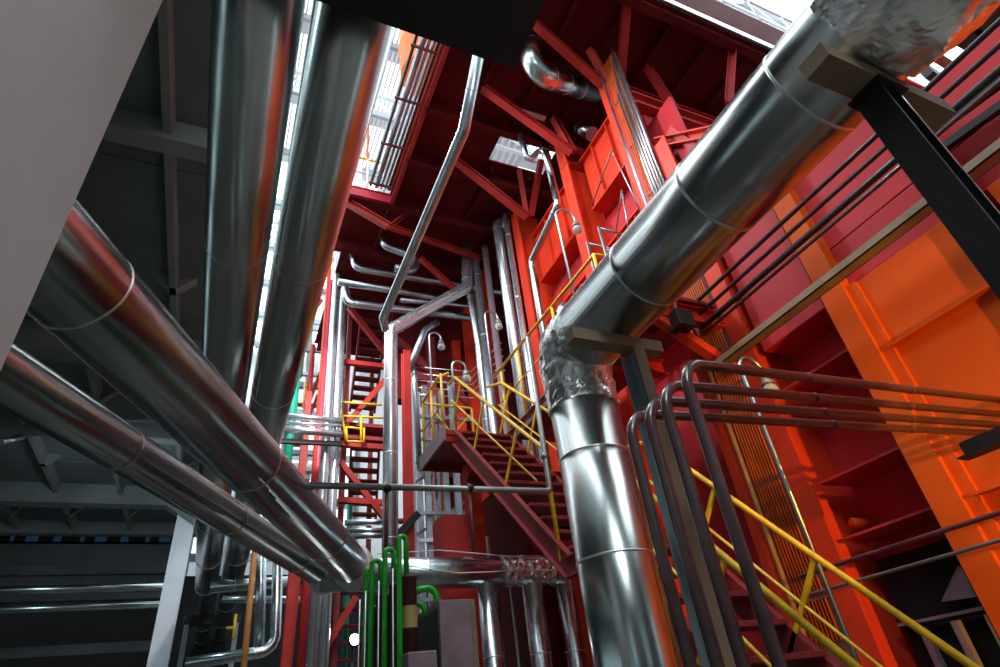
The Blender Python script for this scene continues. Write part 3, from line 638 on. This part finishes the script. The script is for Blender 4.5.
for k in range(5): MB().tube([(4.46, 3.58 + .05*k, 6.2), (4.46, 3.58 + .05*k, 10.3 - .25*k)], .016, 8).build('conduit', 'galv_small', t)
a = aX(561, 306, 4.2); solo('elbow_pipe', MB().tube([(4.2, a.y, 5.1), (4.2, a.y, a.z), (5.0, a.y, a.z)], .09, 16, .12), 'chrome', 'short silver elbow pipe behind the catwalk handrail', 'pipe')

# dark crimson structure behind the stair top
t = thing('boiler_section', (5.5, 11.5, 0), 'dark crimson rear boiler wall behind the lamps in the centre', 'boiler')
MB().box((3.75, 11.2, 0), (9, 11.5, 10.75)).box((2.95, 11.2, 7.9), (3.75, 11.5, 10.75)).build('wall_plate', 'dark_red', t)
for x in (3.75, 4.4, 5.4): MB().box((x, 11.05, 0), (x + .18, 11.2, 9.6)).build('column', 'red' if x > 4 else 'maroon', t)
for z in (6.1, 8.4): MB().box((3.4, 11.1, z), (9, 11.2, z + .2)).build('girder', 'maroon', t)
MB().bar((2.9, 11, 9.4), (4.9, 11, 7.6), .14, .14).build('brace', 'maroon', t)
t = thing('boiler_housing', (4.0, 7.3, 0), 'dark red lower boiler housing behind the bright downpipes', 'boiler')
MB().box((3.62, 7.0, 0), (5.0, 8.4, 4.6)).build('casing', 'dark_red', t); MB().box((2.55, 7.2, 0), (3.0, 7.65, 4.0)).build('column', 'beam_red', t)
MB().box((3.1, 7.6, 0), (3.3, 7.8, 4.9)).build('column', 'red', t); MB().bar((2.9, 7.05, 4.5), (4.4, 7.05, 3.75), .1, .16).build('brace', 'dark_red', t)
for z in (.6, 1.5, 2.4): MB().box((3.5, 6.85, z), (3.62, 7.0, z + .5)).build('bracket', 'red', t)

# ================================================================== OVERHEAD SMALL PIPES under the deck
def pp(pts, Y, r, label): return clad_pipe(label, [aY(x, y, Y) for x, y in pts], r, 'galv_small', bend=.16, step=9, start=.8, group='silver pipes under the far deck', seg=16)
pp([(352, 250), (356, 268), (440, 282), (500, 292)], 10.0, .085, 'silver pipe under the far deck with a downward elbow, uppermost')
pp([(338, 282), (398, 291), (446, 300)], 9.8, .075, 'straight silver pipe under the far deck, crossing behind the slender pipe')
pp([(345, 288), (347, 303), (416, 311), (470, 318)], 9.6, .08, 'silver pipe under the far deck with an elbow at its left end, lowest')
pp([(383, 228), (384, 246), (418, 258), (413, 271), (395, 268)], 9.2, .085, 'silver pipe with a hooked return bend under the deck')
pp([(400, 300), (470, 306)], 10.4, .06, 'thin dim silver pipe deep under the far deck')
pp([(408, 372), (425, 330), (438, 322)], 9.8, .07, 'short silver pipe bending left of the crimson wall')
pp([(409, 355), (414, 372), (420, 470)], 9.9, .06, 'slim bright pipe right of the bright red column')

# ================================================================== FAR STAIR TOWER
tw = thing('stair_tower', (2.5, 12.5, 0), 'far dark red open stair tower left of the central upright pipe', 'stairs')
def tflight(b, t_, w, n):
    b = V(b); t_ = V(t_)
    for s in (-1, 1): MB().bar(b + V((s*w/2, 0, 0)), t_ + V((s*w/2, 0, 0)), .05, .16).build('stringer', 'maroon', tw)
    for k in range(n):
        p = b + (t_ - b)*((k + .5)/n); MB().box((p.x - w/2, p.y - .11, p.z - .02), (p.x + w/2, p.y + .11, p.z + .02)).build('tread', 'maroon', tw)
fl = ((362, 412, 13.4, 374, 318, 11.8, 10), (362, 520, 13.2, 366, 432, 11.9, 8))
for bx, by, bY, tx, ty, tY, n in fl: tflight(aY(bx, by, bY), aY(tx, ty, tY), .62, n)
tflight((2.3, 13.2, 1.5), (2.35, 12.0, 4.2), .62, 10)
for z in (7.3, 7.0, 4.3): MB().box((1.9, 11.5, z), (3.0, 12.0, z + .08)).build('landing', 'maroon', tw)
for x, y in ((1.95, 11.6), (2.95, 11.6), (1.95, 13.6), (2.95, 13.6)): MB().box((x, y, 0), (x + .1, y + .1, 10.8)).build('post', 'maroon', tw)
for a, b in (((345, 426), (385, 380)), ((340, 462), (386, 520)), ((347, 305), (386, 354)), ((344, 362), (386, 367)), ((340, 444), (386, 448)), ((338, 500), (384, 503)), ((318, 660), (356, 597))):
    MB().bar(aY(*a, 11.4), aY(*b, 11.4), .11, .11).build('brace', 'beam_red', tw)
t = thing('tower_railing', (2.4, 11.3, 7.5), 'yellow railing on the far stair tower landing', 'railing')
for a, b in (((343, 416), (386, 418)), ((346, 427), (364, 429)), ((347, 441), (364, 442)), ((346, 427), (347, 441)), ((364, 428), (364, 442)), ((361, 416), (361, 441)), ((341, 408), (346, 440)), ((341, 402), (382, 405))):
    MB().tube([aY(*a, 11.2), aY(*b, 11.2)], .025, 8).build('rail', 'yellow', t)
def vpost(x0, y0, x1, y1, Y, r, mat, label, nm='pipe', cat='pipe', group=None, foot=True):
    a, b = aY(x0, y0, Y), aY(x1, y1, Y); x = (a.x + b.x)/2
    return solo(nm, MB().tube([(x, Y, 0 if foot else min(a.z, b.z)), (x, Y, max(a.z, b.z))], r, 16), mat, label, cat, group)
vpost(332, 242, 322, 667, 10.8, .085, 'silver_paint', 'left one of the two white bright upright pipes beside the far stair tower', group='pair of bright upright pipes')
vpost(341, 290, 333, 560, 10.9, .085, 'silver_paint', 'right one of the two white bright upright pipes beside the far stair tower', group='pair of bright upright pipes')
vpost(325, 280, 312, 667, 11.3, .07, 'crimson', 'bright crimson round post left of the white upright pipes', 'post', 'post')
vpost(331, 240, 328, 300, 11.3, .05, 'red', 'thin red post at the top beside the white upright pipes', 'post', 'post')
hcol('steel_post', aY(298, 480, 11.8).x, aY(305, 480, 11.8).x, 11.8, 12.0, 8.2, 'beam_red', 'square red post left of the crimson round post')
hcol('steel_post', aY(320, 380, 12.6).x, aY(327, 380, 12.6).x, 12.6, 12.8, 10.6, 'crimson', 'crimson post partly behind the white upright pipes')
vpost(297, 372, 283, 500, 11.6, .085, 'teal', 'thick teal green pipe at far left of the stair tower', foot=False)
vpost(304, 345, 298, 376, 11.9, .06, 'teal', 'short dark green pipe above the thick teal pipe', foot=False)
vpost(350, 460, 350, 560, 12.9, .06, 'teal', 'teal green pipe seen through the stair tower')
vpost(312, 345, 308, 420, 12.2, .06, 'beam_red', 'slim red pipe beside the green pipe at the hall end', 'post', 'post', foot=False)
t = thing('pipe_rack', (1.1, 10.5, 6.5), 'white horizontal pipe rack at far left of the stair tower', 'rack')
for (x0, y0, x1, y1, r) in ((282, 416, 342, 421, .06), (282, 423, 342, 426, .035), (278, 429, 342, 434, .07)): MB().tube([aY(x0, y0, 10.5), aY(x1, y1, 10.5)], r, 14).build('pipe', 'silver_paint', t)
MB().bar(aY(278, 441, 10.6), aY(342, 444, 10.6), .08, .08).build('beam', 'black', t)
for x in (285, 302, 335): MB().bar(aY(x, 414, 10.6), aY(x, 442, 10.6), .04, .04).build('post', 'bluegrey', t)
t = thing('yellow_ladder', (1.0, 12.3, 6), 'small yellow ladder behind the red posts at the far end', 'ladder')
for x in (305, 310): MB().tube([aY(x, 382, 12.3), aY(x - 2, 408, 12.3)], .02, 8).build('rail', 'yellow', t)
for k in range(5): MB().tube([aY(305 - .3*k, 385 + 5*k, 12.3), aY(310 - .3*k, 385.5 + 5*k, 12.3)], .015, 6).build('rung', 'yellow', t)
solo('wall_panel', MB().box((2.0, 17.0, 10.4), (3.3, 17.1, 15.0)), 'white', 'white sunlit panel behind the top of the far stair tower', 'panel')
t = thing('steelwork', (1.3, 14, 0), 'far grey and red steelwork in front of the bright end windows', 'steelwork')
for (x0, y0, x1, y1, Y, w_, mat) in ((255, 345, 330, 352, 14.5, .12, 'bluegrey'), (275, 372, 345, 377, 14, .1, 'white'), (278, 384, 345, 388, 15, .16, 'bluegrey'), (262, 402, 345, 408, 14.2, .08, 'beam_red'), (280, 452, 345, 455, 14.2, .12, 'bluegrey'), (290, 468, 345, 470, 15, .2, 'white'), (300, 330, 322, 300, 13.6, .09, 'beam_red'), (310, 400, 325, 360, 13.2, .08, 'beam_red'), (300, 440, 318, 395, 13.4, .07, 'maroon'), (296, 500, 345, 503, 14.6, .14, 'bluegrey'), (268, 300, 300, 303, 16, .14, 'bluegrey'), (312, 290, 345, 294, 15, .1, 'bluegrey'), (318, 455, 330, 480, 13.2, .08, 'beam_red'), (262, 325, 320, 330, 15, .1, 'white')):
    MB().bar(aY(x0, y0, Y), aY(x1, y1, Y), w_, w_).build('beam', mat, t)
for (x0, y0, x1, y1, Y, w_, mat) in ((291, 300, 283, 470, 14.4, .12, 'bluegrey'), (311, 300, 304, 480, 15, .14, 'bluegrey'), (345, 330, 340, 520, 14.2, .1, 'bluegrey'), (302, 345, 299, 378, 13.2, .09, 'oxide'), (324, 460, 321, 560, 14, .1, 'white'), (357, 440, 354, 540, 14.4, .1, 'white')):
    MB().bar(aY(x0, y0, Y), aY(x1, y1, Y), w_, w_).build('post', mat, t)
for (x0, y0, Y, sx, sz, mat) in ((286, 440, 14.8, .5, .35, 'purple'), (322, 318, 14.6, .35, .3, 'bluegrey'), (300, 322, 14.6, .3, .2, 'oxide'), (292, 478, 15, .45, .3, 'grey')):
    c = aY(x0, y0, Y); MB().box((c.x, Y, c.z), (c.x + sx, Y + .4, c.z + sz)).build('box', mat, t)
# blue-grey pipe rack behind the landing
t = thing('pipe_rack', (3.4, 10, 0), 'blue grey lattice pipe rack behind the stair landing', 'rack')
for (x, Y) in ((413, 9.9), (420, 10.3), (428, 10.0), (437, 10.4), (446, 10.1), (457, 9.8)):
    p = aY(x, 470, Y); MB().box((p.x - .05, Y, 1), (p.x + .05, Y + .1, 7.6)).build('post', 'bluegrey', t)
for k in range(9):
    z = 3.0 + k*.48; MB().bar((2.86, 9.95, z), (4.4, 10.1, z + .1), .05, .06).build('beam', 'bluegrey' if k % 3 else 'white', t)
    if k % 2: MB().bar((2.86, 10.0, z), (4.2, 10.2, z + .9), .05, .05).build('brace', 'purple', t)
for k in range(5): z = 7.3 + .16*k; MB().tube([(3.0, 9.9, z), (4.3, 9.9, z + .06), (4.5, 8.7, z + .06)], .012, 6).build('rail', 'galv_small', t)
t = thing('pipe_bank', (2.3, 10, 4.4), 'silver horizontal pipes at the foot of the central upright pipe', 'pipes')
for (x0, y0, x1, y1, r) in ((345, 523, 408, 521, .05), (345, 530, 400, 531, .045), (352, 536, 398, 535, .05)): MB().tube([aY(x0, y0, 9.6), aY(x1, y1, 9.6)], r, 12).build('pipe', 'galv_small', t)
MB().bar(aY(396, 537, 9.4), aY(418, 514, 9.4), .12, .12).build('brace', 'black', t)

# ================================================================== LOWER LEFT BACKGROUND
solo('header_pipe', MB().tube([(-9, 18.4, 5.63), (-.95, 18.4, 5.63)], .10, 16), 'galv_dull', 'upper dusty silver pipe along the dark wall at lower left', 'pipe', 'pipes along the dark wall')
solo('header_pipe', MB().tube([(-9, 18.4, 5.2), (-.95, 18.4, 5.2)], .085, 16), 'galv_dull', 'lower dusty silver pipe along the dark wall at lower left', 'pipe', 'pipes along the dark wall')
solo('cross_beam', MB().box((-9, 20.2, 4.4), (-1.3, 20.5, 4.65)), 'dark_concrete', 'dim concrete beam below the dusty silver pipes at lower left', 'beam')
solo('cross_beam', MB().box((-9, 19.6, 3.3), (-1.3, 19.8, 3.5)), 'bluegrey', 'dim steel beam lowest at the bottom left corner', 'beam')
solo('light_tube', MB().tube([aX(0, 442, -3.2), aX(22, 437, -3.2)], .05, 10), 'galv_small', 'pale tube on the concrete ceiling at the left edge', 'lamp')
def fp(pts, Y, r, mat, label): return clad_pipe(label, [aY(x, y, Y) for x, y in pts], r, mat, bend=.3, step=2.2, start=.5, seg=18)
fp([(262, 540), (259, 648)], 14.2, .11, 'chrome', 'straight bright upright pipe at lower left behind the rusty pole')
fp([(279, 530), (275, 650), (185, 664)], 14, .11, 'chrome', 'bright pipe at lower left turning from upright to horizontal')
fp([(210, 587), (290, 582)], 15, .13, 'galv', 'thick horizontal silver pipe in the gap at lower left')
fp([(222, 599), (300, 600)], 14.8, .08, 'galv', 'slim horizontal silver pipe in the gap at lower left')
solo('pole', MB().tube([aY(255, 548, 11), aY(243, 672, 11), aY(243, 672, 11).lerp(aY(255, 548, 11), -1.05)], .05, 12), 'rust', 'rusty orange pole leaning slightly at lower left', 'pole')
t = thing('yellow_ladder', (.5, 15, 3), 'yellow ladder piece behind the overhead pipes at lower left', 'ladder')
MB().tube([aY(236, 614, 15), aY(233, 640, 15)], .03, 8).build('rail', 'yellow', t); MB().tube([aY(226, 628, 15), aY(236, 628, 15)], .03, 8).build('rung', 'yellow', t)
for (x0, y0, x1, y1, Y, mat, la) in ((297, 575, 287, 672, 12, 'beam_red', 'dark red post left of the silver upright pipe at bottom'), (303, 585, 309, 640, 12.3, 'crimson', 'crimson strut leaning beside the silver upright pipe at bottom'), (313, 588, 309, 672, 12.6, 'beam_red', 'red post directly left of the silver upright pipe at bottom')):
    a, b = aY(x0, y0, Y), aY(x1, y1, Y); solo('steel_strut', MB().bar(a, b, .13, .13), mat, la, 'strut')
fp([(321, 580), (316, 672)], 11.2, .08, 'chrome', 'silver upright pipe at bottom, left of the bright flood lamp')
t = thing('yellow_ladder', (1.3, 12, 1.5), 'narrow yellow ladder low beside the red posts', 'ladder')
for x in (303, 307): MB().tube([aY(x, 628, 11.8), aY(x - 2, 672, 11.8)], .02, 8).build('rail', 'yellow', t)
for k in range(6): MB().tube([aY(303 - .3*k, 632 + 6*k, 11.8), aY(307 - .3*k, 632 + 6*k, 11.8)], .014, 6).build('rung', 'yellow', t)
t = thing('flood_lamp', aY(354, 640, 11.5), 'small glaring white flood lamp low behind the green hooked pipes', 'lamp')
c = aY(354, 640, 11.5); MB().lathe((c.x, c.y, c.z), [(0, -.06), (.09, -.06), (.11, 0), (.11, .05), (.06, .12), (0, .12)], (0, 1, 0)).build('housing', 'black', t)
MB().lathe((c.x, c.y - .065, c.z), [(0, 0), (.085, 0)], (0, -1, 0)).build('lens', 'bulb', t)
MB().tube([(c.x, c.y + .1, 0), (c.x, c.y + .1, c.z)], .02, 8).build('stand', 'black', t)

# ================================================================== GREEN HOOKED PIPES, POTS, CABINET
gl = ('tallest green hooked pipe, right of the row, before the brown pot', 'second tallest green hooked pipe in the row', 'third green hooked pipe from the right', 'shortest green hooked pipe, leftmost of the row')
gd = (((399, 545), (405, 545), 4.0, 575), ((385, 558), (393, 556), 4.2, 583), ((372, 569), (382, 566), 4.4, 594), ((366, 578), (371, 574), 4.6, 606))
for k, (a, b, Y, yb) in enumerate(gd):
    p, q, e = aY(*a, Y), aY(*b, Y), aY(b[0], yb, Y); tp = p.z + .06; x2 = p.x + .055 + .012*(k in (1, 2))
    t = thing('hooked_pipe', (p.x, Y, 0), gl[k], 'pipe', 'green hooked pipes')
    MB().tube([(p.x, Y, 0), (p.x, Y, tp), (x2, Y + .02, tp), (x2, Y + .02, e.z)], .0185, 14, .03).build('tube', 'green', t)
    pr = .048; px0 = x2 + .02
    t = thing('pot', (px0, Y + .03, 1.4), ('largest' if k == 0 else ('second', 'third', 'smallest leftmost')[k-1]) + ' brown cylindrical pot fed by a green hooked pipe', 'pot', 'brown pots')
    MB().lathe((px0, Y + .03, 1.0), [(0, 0), (pr, 0), (pr, e.z - 1.02), (pr + .006, e.z - 1.02), (pr + .006, e.z - 1.0), (0, e.z - 1.0)], seg=20).build('body', 'oxide', t)
    if k == 0: MB().lathe((px0, Y + .03, e.z - .32), [(pr + .001, 0), (pr + .001, .13)], seg=20).build('tag_plate', paint('dull_yellow_label', (.45, .36, .12), .5), t)
    solo('conduit', MB().tube([(p.x - .03, Y + .05, 0), (p.x - .03, Y + .05, tp - .2)], .008, 8), 'galv_small', 'thin silver tube behind ' + ('the tallest', 'the second tallest', 'the third', 'the shortest')[k] + ' green hooked pipe', 'pipe')
t = thing('cabinet', (1.5, 4.2, 0), 'dusty pinkish brown steel cabinet at bottom centre', 'cabinet')
a, b = aY(439, 600, 4.0), aY(470, 603, 4.0)
MB().box((a.x, 4.0, 0), (b.x, 4.5, a.z)).build('body', 'purple', t, bevel=.004); MB().box((b.x, 4.0, 0), (b.x + .035, 4.5, a.z)).build('side_trim', 'tan', t)
MB().box((a.x - .012, 4.0, .2), (a.x - .001, 4.5, a.z - .05)).build('side_panel', 'darkcable', t)
a, b = aY(408, 652, 3.7), aY(437, 652, 3.7)
solo('junction_box', MB().box((a.x, 3.7, 0), (b.x, 3.85, a.z)), 'purple', 'small brown box in front of the dusty cabinet at the bottom edge', 'box', None, .006)
for k, (pts, la) in enumerate(((((412, 592), (432, 587), (440, 606)), 'upper green elbow pipe entering the dusty cabinet'), (((410, 604), (422, 603), (427, 622)), 'lower green elbow pipe left of the dusty cabinet'))):
    P = [aY(x, y, 4.3) for x, y in pts]; solo('elbow_pipe', MB().tube(P, .024 - .004*k, 14, .06), 'green', la, 'pipe')

# upper right corner: dark steel above the boiler
t = thing('roof_steel', (6, .5, 7.6), 'dark steel beams crossing the bright gap in the upper right corner', 'beams')
for (a, b, w) in (((925, 70), (1010, 128), .10), ((905, 0), (1010, 60), .22), ((955, 0), (1010, 30), .3)): MB().bar(aZ(*a, 7.4), aZ(*b, 7.4), w, .2).build('beam', 'black', t)
for (a, b) in (((1010, 75), (930, 135)), ((1010, 100), (940, 150))): MB().bar(aX(*a, 4.5), aX(*b, 4.5), .06, .06).build('cross_beam', 'black', t)
solo('conduit', MB().tube([aZ(918, 46, 7.2), aZ(1012, 104, 7.2)], .05, 12), 'tan', 'tan pipe along the bright gap in the upper right corner', 'pipe')

# ================================================================== LIGHT
def area(name, loc, target, sx, sy, e, c=(1, 1, 1)):
    l = bpy.data.lights.new(name, 'AREA'); l.shape = 'RECTANGLE'; l.size = sx; l.size_y = sy; l.energy = e; l.color = c
    o = bpy.data.objects.new(name, l); COL.objects.link(o); o.location = loc
    o.rotation_euler = (V(target) - V(loc)).to_track_quat('-Z', 'Y').to_euler(); return o
def spot(name, loc, target, e, ang, c, r=.1, blend=.2):
    l = bpy.data.lights.new(name, 'SPOT'); l.energy = e; l.spot_size = math.radians(ang); l.color = c; l.shadow_soft_size = r; l.spot_blend = blend
    o = bpy.data.objects.new(name, l); COL.objects.link(o); o.location = loc
    o.rotation_euler = (V(target) - V(loc)).to_track_quat('-Z', 'Y').to_euler(); return o
spot('sodium_floodlight', (2.5, -4.6, 2.2), (4.62, 2.0, 2.95), 1900, 26, (1, .55, .07), .06)
spot('wall_fill', (-.3, 3.0, 9.5), (4.6, 5.2, 7.6), 950, 60, (.92, .97, 1), .2, .5)  # added lamp in place of daylight on the red wall
spot('tower_fill', (1.0, 8.6, 9.0), (2.5, 12, 6), 900, 90, (1, .97, .95), .2, .6)  # added lamp that brightens the stair tower

area('front_fill', (.6, -2.6, 7.4), (.3, 2.5, 3.2), 1.2, 1.2, 120, (.86, .96, 1))  # added off-camera fill for the column, pipes and red walls
spot('column_fill', (2.9, -1.8, 5.6), (-.6, 1.25, 4.4), 200, 44, (.92, 1, 1), .3, .6)  # added spot that brightens the near grey column
area('stair_fill', (1.5, 5.6, 10.2), (2.6, 5.2, 4), .6, .6, 170, (.95, .98, 1))  # added to lift the yellow rails and the pipe tops
area('white_column_fill', (-2.6, 13.2, 6.6), (-1.3, 18, 5.5), .4, .4, 55, (.7, .88, 1))  # added to brighten the white column and aisle ceiling
w = bpy.data.worlds.new('world'); S.world = w; w.use_nodes = True
bg = w.node_tree.nodes['Background']; bg.inputs['Color'].default_value = (.75, .88, 1, 1); bg.inputs['Strength'].default_value = .5

S.view_settings.view_transform = 'Standard'; S.view_settings.look = 'None'; S.view_settings.gamma = 1; S.view_settings.use_curve_mapping = False
S.view_settings.exposure = 0.0
S.cycles.use_denoising = True
S.cycles.max_bounces = 7; S.cycles.diffuse_bounces = 3; S.cycles.glossy_bounces = 4; S.cycles.transmission_bounces = 4
S.cycles.sample_clamp_indirect = 6
